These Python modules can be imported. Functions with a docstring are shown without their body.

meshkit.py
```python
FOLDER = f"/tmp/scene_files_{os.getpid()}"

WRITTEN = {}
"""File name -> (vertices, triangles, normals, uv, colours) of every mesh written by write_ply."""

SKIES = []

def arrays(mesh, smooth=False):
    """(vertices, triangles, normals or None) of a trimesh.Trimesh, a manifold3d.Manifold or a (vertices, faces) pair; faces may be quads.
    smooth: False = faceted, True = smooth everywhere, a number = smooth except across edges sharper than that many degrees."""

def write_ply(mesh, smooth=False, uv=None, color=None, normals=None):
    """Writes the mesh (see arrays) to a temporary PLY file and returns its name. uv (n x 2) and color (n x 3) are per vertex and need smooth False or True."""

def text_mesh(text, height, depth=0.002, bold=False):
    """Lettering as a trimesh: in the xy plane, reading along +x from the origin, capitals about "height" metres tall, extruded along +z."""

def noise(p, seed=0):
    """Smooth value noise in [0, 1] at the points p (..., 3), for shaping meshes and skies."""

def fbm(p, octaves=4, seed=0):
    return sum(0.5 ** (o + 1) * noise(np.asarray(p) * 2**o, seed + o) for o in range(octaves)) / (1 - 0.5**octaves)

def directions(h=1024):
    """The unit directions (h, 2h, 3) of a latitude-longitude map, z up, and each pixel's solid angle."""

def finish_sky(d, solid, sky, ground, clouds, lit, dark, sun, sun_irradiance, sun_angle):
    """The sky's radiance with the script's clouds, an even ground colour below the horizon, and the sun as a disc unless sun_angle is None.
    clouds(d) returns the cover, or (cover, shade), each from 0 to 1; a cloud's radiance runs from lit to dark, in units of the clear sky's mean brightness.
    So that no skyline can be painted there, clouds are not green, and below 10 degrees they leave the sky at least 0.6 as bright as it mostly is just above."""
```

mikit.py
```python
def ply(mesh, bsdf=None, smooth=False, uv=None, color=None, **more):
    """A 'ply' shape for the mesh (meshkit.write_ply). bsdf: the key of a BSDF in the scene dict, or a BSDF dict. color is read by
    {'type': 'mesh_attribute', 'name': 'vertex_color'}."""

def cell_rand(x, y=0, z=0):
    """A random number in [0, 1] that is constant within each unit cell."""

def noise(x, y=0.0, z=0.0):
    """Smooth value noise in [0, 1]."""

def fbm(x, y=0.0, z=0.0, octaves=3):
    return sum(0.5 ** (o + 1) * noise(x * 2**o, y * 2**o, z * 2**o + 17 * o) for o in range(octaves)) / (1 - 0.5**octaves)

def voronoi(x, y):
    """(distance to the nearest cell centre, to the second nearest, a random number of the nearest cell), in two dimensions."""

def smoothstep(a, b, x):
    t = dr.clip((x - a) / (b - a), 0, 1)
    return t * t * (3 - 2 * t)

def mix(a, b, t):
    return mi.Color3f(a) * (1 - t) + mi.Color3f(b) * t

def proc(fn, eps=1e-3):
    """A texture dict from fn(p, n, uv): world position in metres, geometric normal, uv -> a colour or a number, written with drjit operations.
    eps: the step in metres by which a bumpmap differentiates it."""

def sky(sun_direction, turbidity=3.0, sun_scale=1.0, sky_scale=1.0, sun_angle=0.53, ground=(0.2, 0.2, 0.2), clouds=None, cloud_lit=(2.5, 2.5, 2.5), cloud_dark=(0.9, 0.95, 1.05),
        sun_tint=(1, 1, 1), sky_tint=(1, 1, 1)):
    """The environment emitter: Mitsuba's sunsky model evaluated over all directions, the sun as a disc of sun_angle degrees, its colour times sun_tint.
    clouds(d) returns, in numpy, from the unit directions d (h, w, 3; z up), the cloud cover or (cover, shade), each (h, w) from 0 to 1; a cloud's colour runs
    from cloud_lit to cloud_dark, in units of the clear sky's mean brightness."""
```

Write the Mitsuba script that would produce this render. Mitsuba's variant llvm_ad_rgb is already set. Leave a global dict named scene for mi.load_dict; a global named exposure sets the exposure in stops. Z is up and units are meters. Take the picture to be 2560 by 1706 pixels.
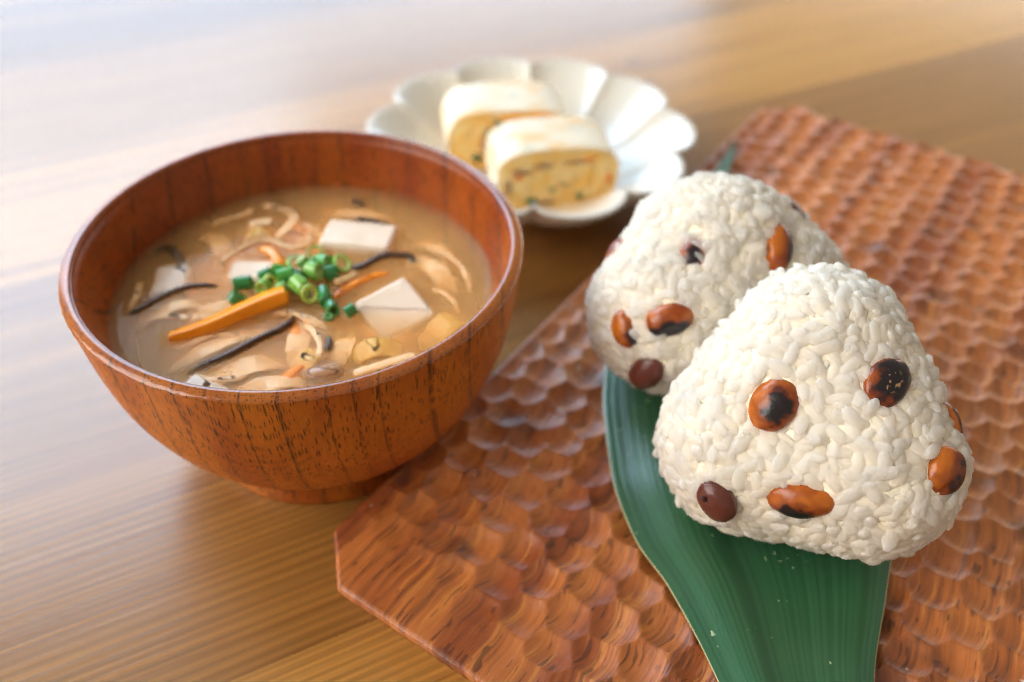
import math, numpy as np, trimesh, drjit as dr, mitsuba as mi, manifold3d as m3
import mikit, meshkit
from mikit import proc, noise, fbm, smoothstep, mix, cell_rand

T = mi.ScalarTransform4f
scene, labels = {}, {}

# ------------------------------------------------------------------ camera, light, exposure
EYE = np.array([0.05528, -0.1863, 0.19975])
FWD = np.array([0.0, 0.74253, -0.66982])
UP = np.array([-0.02727, 0.66957, 0.74225])
scene['camera'] = {'type': 'thinlens', 'fov': 59.62, 'fov_axis': 'x', 'aperture_radius': 0.0021, 'focus_distance': 0.186,
                   'near_clip': 0.01, 'far_clip': 50.0,
                   'to_world': T().look_at(origin=EYE.tolist(), target=(EYE + FWD).tolist(), up=UP.tolist())}
exposure = 0.36
# window out of view, garden below, brighter sky above; unseen lights back and left
DIST = 1.15
for wname, am, a0, a1, z0, z1, rad in (('window', -26, -58, -15, 0.53, 1.42, (3.8, 5.2, 6.7)), ('window_garden', -26, -58, 15, 0.05, 0.53, (1.9, 2.75, 3.65)),
                                       ('unseen_back_light', 34, 14, 56, 0.03, 0.20, (3.3, 3.1, 2.8)), ('unseen_side_light', -108, -136, -80, 0.32, 1.5, (5.2, 5.0, 4.7))):  # last two out of view, placed to light the board scoops and left sides
    am = math.radians(am)                                       # each rectangle faces the table
    across = [DIST * math.tan(math.radians(a) - am) for a in (a0, a1)]
    mid, half = (across[0] + across[1]) / 2, (across[1] - across[0]) / 2
    wc = np.array([math.sin(am) * DIST + math.cos(am) * mid, math.cos(am) * DIST - math.sin(am) * mid, (z0 + z1) / 2])
    inward = np.array([-math.sin(am), -math.cos(am), 0.0])
    scene[wname] = {'type': 'rectangle',
                    'to_world': T().look_at(origin=wc.tolist(), target=(wc + inward).tolist(), up=[0, 0, 1]).scale([half, (z1 - z0) / 2, 1]),
                    'emitter': {'type': 'area', 'radiance': {'type': 'rgb', 'value': list(rad)}}}
labels['window'] = {'label': 'upper pane of the daylight window, full of bright sky', 'category': 'window', 'kind': 'structure'}
labels['unseen_back_light'] = {'label': 'low unseen light source beyond the far end of the carved board, brightening its scoops', 'category': 'window', 'kind': 'structure'}
labels['unseen_side_light'] = {'label': 'unseen light source out of view to the left of the table, brightening the left sides', 'category': 'window', 'kind': 'structure'}
labels['window_garden'] = {'label': 'lower pane of the daylight window, showing the dimmer garden', 'category': 'window', 'kind': 'structure'}
scene['room_ambient'] = {'type': 'constant', 'radiance': {'type': 'rgb', 'value': [0.30, 0.265, 0.225]}}  # even ambient light standing for the unseen room around the table

# ------------------------------------------------------------------ helpers
_count = {}


def key_for(name, parent=None):
    full = f'{parent}__{name}' if parent else name
    n = _count.get(full, 0)
    _count[full] = n + 1
    return full if n == 0 else f'{full}_{n:03d}'


def put(name, mesh, bsdf, parent=None, smooth=35, label=None, cat=None, group=None, kind=None, **kw):
    k = key_for(name, parent)
    scene[k] = mikit.ply(mesh, bsdf, smooth, **kw)
    tag(k, label, cat, group, kind)
    return k


def thing(name, label, cat, group=None):
    k = key_for(name)
    tag(k, label, cat, group)
    return k


def tag(k, label=None, cat=None, group=None, kind=None):
    d = {a: b for a, b in (('label', label), ('category', cat), ('group', group), ('kind', kind)) if b}
    if d:
        labels[k] = d


def bs(name, d):
    scene[name] = d
    return name


def rgb(*c):
    return {'type': 'rgb', 'value': list(c)}


def pr(color, rough=0.5, spec=0.5, **k):
    return {'type': 'principled', 'base_color': color, 'roughness': rough, 'specular': spec, **k}


def two(d):
    return {'type': 'twosided', 'bsdf': d}


def lathe(profile, n=160):
    p = np.asarray(profile, float)
    a = np.arange(n) * 2 * np.pi / n
    v = np.stack([p[:, None, 0] * np.cos(a), p[:, None, 0] * np.sin(a), np.broadcast_to(p[:, None, 1], (len(p), n))], -1).reshape(-1, 3)
    i, j = np.meshgrid(np.arange(len(p) - 1), np.arange(n), indexing='ij')
    q = np.stack([i * n + j, i * n + (j + 1) % n, (i + 1) * n + (j + 1) % n, (i + 1) * n + j], -1).reshape(-1, 4)
    f = np.vstack([q[:, [0, 1, 2]], q[:, [0, 2, 3]]])
    m = trimesh.Trimesh(v, f, process=False)
    return m


def rounded_block(pts, r, seg=16):
    s = m3.Manifold.sphere(r, seg)
    return m3.Manifold.batch_hull([s.translate(list(map(float, p))) for p in pts])


def box_pts(w, d, h, r):
    return [(x, y, z) for x in (-w / 2 + r, w / 2 - r) for y in (-d / 2 + r, d / 2 - r) for z in (-h / 2 + r, h / 2 - r)]


def tm(m):
    if hasattr(m, 'to_mesh'):
        g = m.to_mesh()
        return trimesh.Trimesh(g.vert_properties[:, :3], g.tri_verts, process=False)
    return m


def wobble(m, amp, freq, seed=0):
    m = tm(m).copy()
    n = m.vertex_normals
    d = meshkit.fbm(m.vertices * freq + seed * 7.3, 3, seed) - 0.5
    m.vertices = m.vertices + n * (d * 2 * amp)[:, None]
    return m


def resample(P, n):
    P = np.asarray(P, float)
    from scipy.interpolate import CubicSpline
    t = np.r_[0, np.cumsum(np.linalg.norm(np.diff(P, axis=0), axis=1))]
    if len(P) < 3:
        return np.stack([np.interp(np.linspace(0, t[-1], n), t, P[:, k]) for k in range(P.shape[1])], 1)
    return CubicSpline(t, P)(np.linspace(0, t[-1], n))


def ribbon(P, w, h, n=40, sides=10, tilt=0.0, taper=0.25, twist=0.0, sq=0.7, grow=0.0):
    """A strip of food along the points: an oval section w wide and h thick, tapering at its ends."""
    P = resample(P, n)
    t = np.gradient(P, axis=0)
    t /= np.linalg.norm(t, axis=1, keepdims=True)
    up = np.array([0, 0, 1.0])
    side = np.cross(t, up)
    side /= np.linalg.norm(side, axis=1, keepdims=True) + 1e-9
    nn = np.cross(side, t)
    s = np.linspace(0, 1, n)
    ta = np.minimum(1, (np.minimum(s, 1 - s) / 0.12)) ** 0.5 * (1 - taper) + taper
    ta = ta * (1 + grow * (s - 0.5))
    ta[[0, -1]] = 0.02
    ang = tilt + twist * s
    a1 = side * np.cos(ang)[:, None] + nn * np.sin(ang)[:, None]
    a2 = -side * np.sin(ang)[:, None] + nn * np.cos(ang)[:, None]
    th = np.arange(sides) * 2 * np.pi / sides
    c, sn = np.cos(th), np.sin(th)
    c, sn = np.sign(c) * np.abs(c) ** sq, np.sign(sn) * np.abs(sn) ** sq
    v = P[:, None] + (a1[:, None] * (c * w / 2)[None, :, None] + a2[:, None] * (sn * h / 2)[None, :, None]) * ta[:, None, None]
    i, j = np.meshgrid(np.arange(n - 1), np.arange(sides), indexing='ij')
    q = np.stack([i * sides + j, i * sides + (j + 1) % sides, (i + 1) * sides + (j + 1) % sides, (i + 1) * sides + j], -1).reshape(-1, 4)
    caps = [[0, k + 1, k] for k in range(1, sides - 1)] + [[(n - 1) * sides, (n - 1) * sides + k, (n - 1) * sides + k + 1] for k in range(1, sides - 1)]
    return trimesh.Trimesh(v.reshape(-1, 3), np.vstack([q[:, [0, 1, 2]], q[:, [0, 2, 3]], caps]), process=False)


def uvball(nu=14, nv=9):
    th = np.linspace(0, np.pi, nv + 1)
    ph = np.arange(nu) * 2 * np.pi / nu
    v = [(0, 0, 1.0)] + [(math.sin(t) * math.cos(p), math.sin(t) * math.sin(p), math.cos(t)) for t in th[1:-1] for p in ph] + [(0, 0, -1.0)]
    f = [(0, 1 + j, 1 + (j + 1) % nu) for j in range(nu)]
    for i in range(nv - 2):
        for j in range(nu):
            a, b, c, d = 1 + i * nu + j, 1 + i * nu + (j + 1) % nu, 1 + (i + 1) * nu + (j + 1) % nu, 1 + (i + 1) * nu + j
            f += [(a, d, c), (a, c, b)]
    e = len(v) - 1
    f += [(e, e - nu + (j + 1) % nu, e - nu + j) for j in range(nu)]
    return np.array(v), np.array(f)


def sm(a, b, x):
    t = np.clip((x - a) / (b - a), 0, 1)
    return t * t * (3 - 2 * t)


# ------------------------------------------------------------------ table
GA = math.radians(28.0)
CA, SA = math.cos(GA), math.sin(GA)
SEAM, PW = -0.072, 0.090


def grain(p):
    return p.x * CA + p.y * SA, -p.x * SA + p.y * CA


def table_color(p, n, uv):
    a, b = grain(p)
    i = dr.floor((b - SEAM) / PW)
    r = cell_rand(i, 3, 7)
    r2 = cell_rand(i, 11, 5)
    # two knots in the plank beyond the plate bend the grain around them
    d1 = dr.sqrt(dr.square((a - 0.2068) / 0.011) + dr.square((b - 0.1458) / 0.0042))
    d2 = dr.sqrt(dr.square((a - 0.2185) / 0.006) + dr.square((b - 0.1684) / 0.003))
    d3 = dr.sqrt(dr.square((a - 0.294) / 0.034) + dr.square((b - 0.2069) / 0.009))
    bb = b + 0.0022 * (fbm(a * 9 + r * 50, b * 30, r * 9) - 0.5) + 0.004 * dr.exp(-d1 * 0.6) * dr.sign(b - 0.1458)
    wide = fbm(a * 2.2 + r * 31, bb * 110, 3 + r)
    fine = fbm(a * 7 + 13 * r2, bb * 620, 5 + r)
    hair = noise(a * 35, bb * 2600, 9)
    ring = 0.5 + 0.5 * dr.sin(bb * 2300 + 9 * noise(a * 2.5, bb * 70, r * 3) + r * 60)
    tone = dr.select(i == -1, 0.72, dr.select(i == 0, 0.15, dr.select(i == 1, 0.16, dr.select(i == 2, 1.0, dr.select(i == 3, 0.50, r)))))
    c = mix((0.275, 0.118, 0.026), (0.56, 0.270, 0.060), tone)
    c = mix(c, (0.50, 0.235, 0.042), smoothstep(0.5, 0.85, wide) * 0.45)
    c = mix(c, (0.22, 0.080, 0.018), smoothstep(0.5, 0.2, fine) * 0.6)
    c = c * (0.74 + 0.26 * ring) * (0.84 + 0.32 * hair)
    c = mix(c, (0.17, 0.055, 0.030), smoothstep(1.25, 0.55, d1) * 0.75)
    c = mix(c, (0.20, 0.07, 0.03), smoothstep(1.3, 0.6, d2) * 0.6)
    c = mix(c, (0.17, 0.09, 0.03), smoothstep(1.3, 0.3, d3) * 0.45)
    return c


def table_bump(p, n, uv):
    a, b = grain(p)
    return 0.5 * fbm(a * 8, b * 700, 2) + 0.5 * noise(a * 30, b * 2600, 4)


bs('table_wood', two({'type': 'bumpmap', 'arbitrary': proc(table_bump, 2e-4), 'scale': 0.000035,
                      'bsdf': pr(proc(table_color), 0.26, 0.75)}))
table = thing('table', 'honey coloured wooden table top of wide glued planks under the meal', 'table')
for i in range(-3, 8):
    b0 = SEAM + i * PW
    w, h, l = PW - 0.000004, 0.028, 1.5
    sec = np.array([(-w / 2, -h), (w / 2, -h), (w / 2, 0), (-w / 2, 0)])
    import shapely.geometry as sg
    m = trimesh.creation.extrude_polygon(sg.Polygon(sec), l, engine='earcut')
    v = m.vertices.copy()
    along, bb, zz = v[:, 2] - l / 2 + 0.1, v[:, 0] + b0 + PW / 2, v[:, 1]
    m.vertices = np.stack([along * CA - bb * SA, along * SA + bb * CA, zz], 1)
    m.fix_normals()
    put('plank', m, 'table_wood', table, False)

# ------------------------------------------------------------------ soup bowl
RIMZ, SOUPZ = 0.0651, 0.0485


def bowl_color(p, n, uv):
    # growth lines stand as near-vertical sheets about 7.5 mm apart; pores are thin upright tubes in the solid wood
    x = p.x + 0.0012 * (fbm(p.x * 60, p.y * 60, p.z * 40) - 0.5) + 0.04 * p.y
    y = p.y
    u = x / 0.0074 + 0.9 * noise(x * 75, 3)
    f = u - dr.floor(u)
    near = dr.minimum(f, 1 - f)
    line = smoothstep(0.06, 0.01, near) * smoothstep(0.25, 0.65, noise(x * 160, y * 160, p.z * 420) + 0.12)
    tone = fbm(x * 120, y * 60, p.z * 25)
    c = mix((0.44, 0.125, 0.012), (0.33, 0.072, 0.009), smoothstep(0.3, 0.75, tone))
    c = c * (0.86 + 0.28 * noise(x * 1500, y * 1500, p.z * 160))
    # fine cross figure
    c = c * (0.92 + 0.16 * noise(x * 200, y * 200, p.z * 2400))
    pores = mi.Float(0)
    for k, (s, zl, thr) in enumerate(((0.00060, 0.0040, 0.66), (0.00090, 0.0075, 0.70))):
        cx, cy = x / s + 0.3 * noise(p.z * 300, k), y / s
        ix, iy = dr.floor(cx), dr.floor(cy)
        r = cell_rand(ix, iy, 91 + k)
        cz = p.z / zl + r * 7
        iz = dr.floor(cz)
        r2 = cell_rand(ix + 17, iy - 5, iz)
        want = thr - 0.22 * smoothstep(0.35, 0.05, near) + 0.25 * (noise(x * 70, y * 70, 8) - 0.5)
        dx, dy, dz = cx - ix - 0.35 - 0.3 * r, cy - iy - 0.35 - 0.3 * r2, cz - iz - 0.5
        d = dr.sqrt(dr.square(dx / 0.22) + dr.square(dy / 0.30) + dr.square(dr.square(dz / 0.42)))
        pores = dr.maximum(pores, dr.select(r2 > want, smoothstep(1.15, 0.7, d), 0))
    c = mix(c, (0.030, 0.010, 0.005), dr.clip(pores * 0.85, 0, 1))
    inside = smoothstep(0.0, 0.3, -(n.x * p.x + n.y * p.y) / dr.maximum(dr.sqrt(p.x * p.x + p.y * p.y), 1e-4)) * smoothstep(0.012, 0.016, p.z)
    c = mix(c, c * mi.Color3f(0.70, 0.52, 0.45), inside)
    return mix(c, (0.045, 0.014, 0.006), line * 0.65)


def bowl_bump(p, n, uv):
    return noise(p.x * 1500, p.y * 1500, p.z * 220) * 0.6 + 0.4 * noise(p.x * 260, p.y * 260, p.z * 2200)


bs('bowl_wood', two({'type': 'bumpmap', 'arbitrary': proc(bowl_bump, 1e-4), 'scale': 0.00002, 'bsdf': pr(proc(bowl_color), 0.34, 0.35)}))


def rim_color(p, n, uv):
    c = bowl_color(p, n, uv)
    wear = fbm(p.x * 400, p.y * 400, p.z * 900)
    return mix(c * 0.85 + mi.Color3f(0.012, 0.004, 0.002), (0.30, 0.10, 0.035), smoothstep(0.55, 0.85, wear) * 0.3)


def rim_bump(p, n, uv):
    return fbm(p.x * 900, p.y * 900, p.z * 900, 2)


bs('rim_wood', two({'type': 'bumpmap', 'arbitrary': proc(rim_bump, 1e-4), 'scale': 0.00004, 'bsdf': pr(proc(rim_color), 0.2, 0.65)}))
from scipy.interpolate import PchipInterpolator
ZF = 0.0079
zs = np.array([0, .004, .010, .020, .032, .046])
outer = PchipInterpolator(np.r_[ZF + zs, 0.0651], [.0318, .0372, .0438, .0497, .0540, .0564, .0575])
zo = np.linspace(ZF, 0.0622, 44)
zi = np.linspace(0.0640, 0.0150, 40)
inner = PchipInterpolator([0.0110, 0.0125, 0.016, 0.022, 0.032, 0.0485, 0.0651], [0.004, 0.020, 0.0315, 0.0395, 0.0455, 0.0500, 0.0544])
body = [(0.0003, ZF + 0.0008), (0.025, ZF + 0.0005)] + [(float(outer(z)), z) for z in zo] + [(float(outer(0.0634)), 0.0634), (0.0565, 0.0638)]
wall = [(0.0548, 0.0640)] + [(float(inner(z)), z) for z in zi[1:]] + [(0.020, 0.0123), (0.0003, 0.0118)]
bowl = thing('soup_bowl', 'round reddish brown lacquered wooden bowl holding miso soup', 'bowl')
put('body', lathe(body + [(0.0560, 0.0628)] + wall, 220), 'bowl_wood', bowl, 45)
rimp = [(0.0562, 0.0631), (0.0571, 0.0632), (0.05755, 0.0636), (0.0574, 0.0642), (0.0569, 0.0646), (0.0561, 0.06495), (0.0552, 0.06512), (0.05478, 0.06498), (0.05445, 0.0648), (0.05425, 0.0643), (0.0543, 0.0636), (0.0550, 0.0630)]
rp = resample(np.array(rimp), 40)
rim = lathe(rp, 420)
v = rim.vertices
chip = meshkit.fbm(v * 900, 3, 4) - 0.5
edge = np.exp(-((v[:, 2] - 0.0636) / 0.0007) ** 2) * (np.hypot(v[:, 0], v[:, 1]) > 0.0568)
rim.vertices = v + np.c_[v[:, :2] / np.hypot(v[:, 0], v[:, 1])[:, None], np.zeros(len(v))] * (chip * (0.00012 + 0.0006 * edge))[:, None]
put('rim', rim, 'rim_wood', bowl, 50)
foot = [(0.020, 0.0100), (0.0335, 0.0110), (0.0345, 0.0105), (0.0348, 0.0090), (0.03505, 0.0014), (0.0347, 0.0004), (0.0340, 0.0), (0.0318, 0.0), (0.0312, 0.0006), (0.0306, 0.0060), (0.0200, 0.0070)]
put('foot', lathe(foot, 160), 'bowl_wood', bowl, 30)

# ------------------------------------------------------------------ soup pieces (positions in mm on the soup's surface)
PIECES = []      # footprints that lift the soup's skin: (polyline xy in m, reach)


def mm(P, z=0.0):
    P = np.asarray(P, float) / 1000
    return np.c_[P, np.full(len(P), SOUPZ + z / 1000)] if P.shape[1] == 2 else np.c_[P[:, :2], SOUPZ + P[:, 2]]


def tofu_color(p, n, uv):
    return mix((0.86, 0.71, 0.57), (0.82, 0.65, 0.49), smoothstep(0.3, 0.8, fbm(p.x * 260, p.y * 260, p.z * 260)))


bs('tofu', two(pr(proc(tofu_color), 0.35, 0.45, flatness=0.5)))


def tofu(label, c, size, rot, tilt=(0, 0), seed=0, skin=True):
    m = tm(rounded_block(box_pts(*size, 1.3), 1.3, 18))
    m.vertices /= 1000
    m = m.subdivide_to_size(0.0012)
    m = wobble(m, 0.00018, 280, seed)
    R = trimesh.transformations.euler_matrix(math.radians(tilt[0]), math.radians(tilt[1]), math.radians(rot))
    m.apply_transform(R)
    m.apply_translation([c[0] / 1000, c[1] / 1000, SOUPZ + c[2] / 1000])
    if skin:
        sec = m.section([0, 0, 1], [0, 0, SOUPZ + 0.0001])
        if sec is not None:
            for d in sec.discrete:
                PIECES.append((np.asarray(d)[:, :2], 0.00055, 0.0011))
    put('tofu_cube', m, 'tofu', None, 40, label, 'tofu', 'white tofu cubes in the soup')


tofu('white tofu cube at the back of the soup, its flat pale top above the broth', (10.2, 24.0, -5.6), (20.5, 13.5, 14), -6, (-4, 1), 1)
tofu('white tofu cube right of the scallions, one corner tilted up out of the broth', (24.2, -5.2, -7.3), (16, 16, 15), 36, (12, -9), 2)
tofu('white tofu cube by the left wall of the bowl, just under the broth', (-37.5, 3.6, -6.4), (9.5, 12.5, 12), 8, (3, -4), 3)
tofu('sunken tofu cube behind the scallions, between the small carrot strip and the left tofu', (-17.0, 8.2, -6.2), (12, 8.5, 12), 3, (2, 0), 4, False)
tofu('tofu cube at the front rim of the bowl, mostly hidden by the rim', (-16.5, -41.0, -5.8), (16, 11, 11), -24, (0, 4), 5)
tofu('tofu cube at the back left of the soup, deep under the broth', (-22.0, 30.5, -9.5), (11, 9, 10), 20, (6, 0), 6, False)


def carrot_color(p, n, uv):
    return mix((0.98, 0.36, 0.015), (0.95, 0.28, 0.010), fbm(p.x * 500, p.y * 500, p.z * 500))


bs('carrot', two(pr(proc(carrot_color), 0.22, 0.5)))


def strip(name, label, cat, bsdf, P, w, h, group=None, reach=0.0007, lift=0.0004, **k):
    m = ribbon(P, w / 1000, h / 1000, **k)
    m = wobble(m, 0.0001, 600, len(labels))
    if lift:
        PIECES.append((resample(P, 30)[:, :2], lift, reach))
    return put(name, m, bsdf, None, 45, label, cat, group)


strip('carrot_strip', 'long bright orange carrot strip lying across the middle of the soup below the scallions', 'carrot', 'carrot',
      mm([(-31.2, -20.8, -.3), (-21.3, -16.4, .4), (-13.1, -10.2, .9), (-3.6, -5.0, 1.9)]) if False else np.c_[np.array([(-31.2, -20.8), (-21.3, -16.4), (-13.1, -10.2), (-3.6, -5.0)]) / 1000, SOUPZ + np.array([-.1, .8, 1.3, 2.3]) / 1000],
      4.6, 3.4, 'carrot strips in the soup', 0.0018, 0.0010, taper=0.75, sides=24, tilt=0.35, sq=0.4, grow=0.55)
strip('carrot_strip', 'short curved orange carrot strip behind the scallions', 'carrot', 'carrot',
      np.c_[np.array([(-16.8, 17.2), (-13.5, 16.0), (-11.2, 13.3), (-9.1, 9.4)]) / 1000, SOUPZ + np.array([-.3, .3, .3, -.2]) / 1000], 2.9, 1.8, 'carrot strips in the soup', taper=0.6)
strip('carrot_strip', 'thin pale orange carrot strip to the right of the scallions, beside the right tofu', 'carrot', 'carrot',
      np.c_[np.array([(7.0, -3.7), (12.7, 3.4), (20.7, 8.9)]) / 1000, SOUPZ + np.array([-.7, -.2, -.9]) / 1000], 1.9, 1.2, 'carrot strips in the soup')


def mush_color(p, n, uv):
    return mix((0.060, 0.026, 0.014), (0.16, 0.075, 0.035), smoothstep(0.55, 0.8, fbm(p.x * 700, p.y * 700, p.z * 700)))


bs('mushroom_skin', two(pr(proc(mush_color), 0.3, 0.5)))
MG = 'dark mushroom slices in the soup'
for lab, P, z, w, h in (
        ('dark curved mushroom slice in front of the left tofu cube', [(-44.0, -12.3), (-38.2, -6.4), (-32.3, -1.3), (-27.6, 0.0), (-23.9, 0.2)], [-.3, .2, .3, .1, -.3], 1.3, 1.6),
        ('long dark mushroom slice in front of the long carrot strip', [(-23.2, -32.8), (-18.1, -29.0), (-13.3, -25.6), (-7.6, -20.2), (-2.2, -15.1), (-1.5, -10.5)], [-1.4, -.8, -.2, .1, .1, -.6], 1.5, 2.2),
        ('dark mushroom slice right of the scallions in front of the back tofu cube', [(10.1, 9.8), (14.4, 11.2), (18.6, 14.9), (23.5, 15.7), (25.7, 15.5), (27.4, 12.9)], [0, .3, .5, .3, .2, -.4], 1.9, 1.7),
        ('dark sunken mushroom slice beyond the left tofu cube', [(-46.1, 14.6), (-42.8, 17.2), (-39.7, 14.8), (-36.6, 10.9)], [-1.8, -.9, -1, -2], 2.4, 1.6),
        ('short dark mushroom slice behind the back tofu cube', [(8.0, 33.6), (14.5, 32.4), (19.5, 29.8)], [-.4, -.2, -.5], 1.5, 1.2),
        ('small dark mushroom slice near the far wall of the bowl', [(5.2, 43.2), (7.6, 42.4), (8.6, 40.9)], [-.5, -.3, -.6], 2.0, 1.4),
        ('short dark mushroom slice standing in the front right of the soup', [(8.8, -19.0), (9.6, -21.5), (9.2, -23.9)], [-.3, -.2, -.6], 1.5, 1.5)):
    strip('mushroom_slice', lab, 'mushroom', 'mushroom_skin', np.c_[np.array(P) / 1000, SOUPZ + np.array(z) / 1000], w, h, MG, 0.0008, 0.00035)

# pale mushroom gill side under the dark skins, onions, cabbage, fried tofu
bs('onion', two(pr(rgb(0.74, 0.47, 0.22), 0.25, 0.5)))
bs('cabbage', two(pr(rgb(0.93, 0.63, 0.34), 0.3, 0.5)))
bs('fried_tofu', two(pr(rgb(0.78, 0.46, 0.12), 0.4, 0.4)))
strip('onion_and_gleam_strip', 'long thin looping tan strip behind the scallions, standing in for a reflection on the broth', 'onion', 'onion',  # this loop shapes the reflection along the meniscus as a solid tan strip
      np.c_[np.array([(-24.4, 7.4), (-25.6, 10.9), (-23.5, 15.1), (-20.8, 18.9), (-17.0, 21.5), (-11.2, 19.9), (-6.9, 18.3), (-4.0, 20.3), (-5.6, 26.5)]) / 1000, np.full(9, SOUPZ - 0.0002)], 1.3, 1.1, 'pale onion strips in the soup', 0.0007, 0.0003)
strip('onion_and_gleam_strip', 'pale bent onion strip near the far wall of the bowl', 'onion', 'cabbage',
      np.c_[np.array([(-21.0, 39.0), (-16.0, 39.0), (-10.4, 34.6), (-10.9, 28.8), (-13.7, 23.6)]) / 1000, SOUPZ + np.array([-.8, -.4, -.5, -.6, -1.2]) / 1000], 3.2, 1.2, 'pale onion strips in the soup', 0.001, 0.0003)
strip('onion_and_gleam_strip', 'short pale onion piece behind the looping tan strip', 'onion', 'cabbage',
      np.c_[np.array([(-22.4, 28.6), (-19, 30.4), (-15.6, 31.0)]) / 1000, np.full(3, SOUPZ - 0.0001)], 3.0, 1.4, 'pale onion strips in the soup', 0.001, 0.0004)
strip('onion_and_gleam_strip', 'pale onion piece peeping out at the right end of the scallions', 'onion', 'onion',
      np.c_[np.array([(6.8, 2.6), (9.6, 4.4), (12.4, 7.0)]) / 1000, np.full(3, SOUPZ + 0.0003)], 2.6, 1.6, 'pale onion strips in the soup', 0.001, 0.0004)


CG, FG = 'soft pale cabbage and onion shreds sunken in the soup', 'fried tofu pieces in the soup'


def shred(label, P, w, name='cabbage_shred', bsdf='cabbage', cat='cabbage', group=CG, h=0.9, **k):
    P = np.array(P, float) / 1000
    mid = np.sin(np.linspace(0, np.pi, len(P)))
    P[:, 2] = SOUPZ + P[:, 2] * (2.1 - 1.2 * mid) - 0.0004
    m = ribbon(P, w / 1000, h / 1000, n=44, sides=14, **{'taper': 0.45, **k})
    m = m.subdivide()
    m = wobble(m, 0.0010, 190, len(labels))
    m.vertices[:, 2] = np.minimum(m.vertices[:, 2], SOUPZ + 0.0001)
    put(name, m, bsdf, None, 60, label, cat, group)


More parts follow.
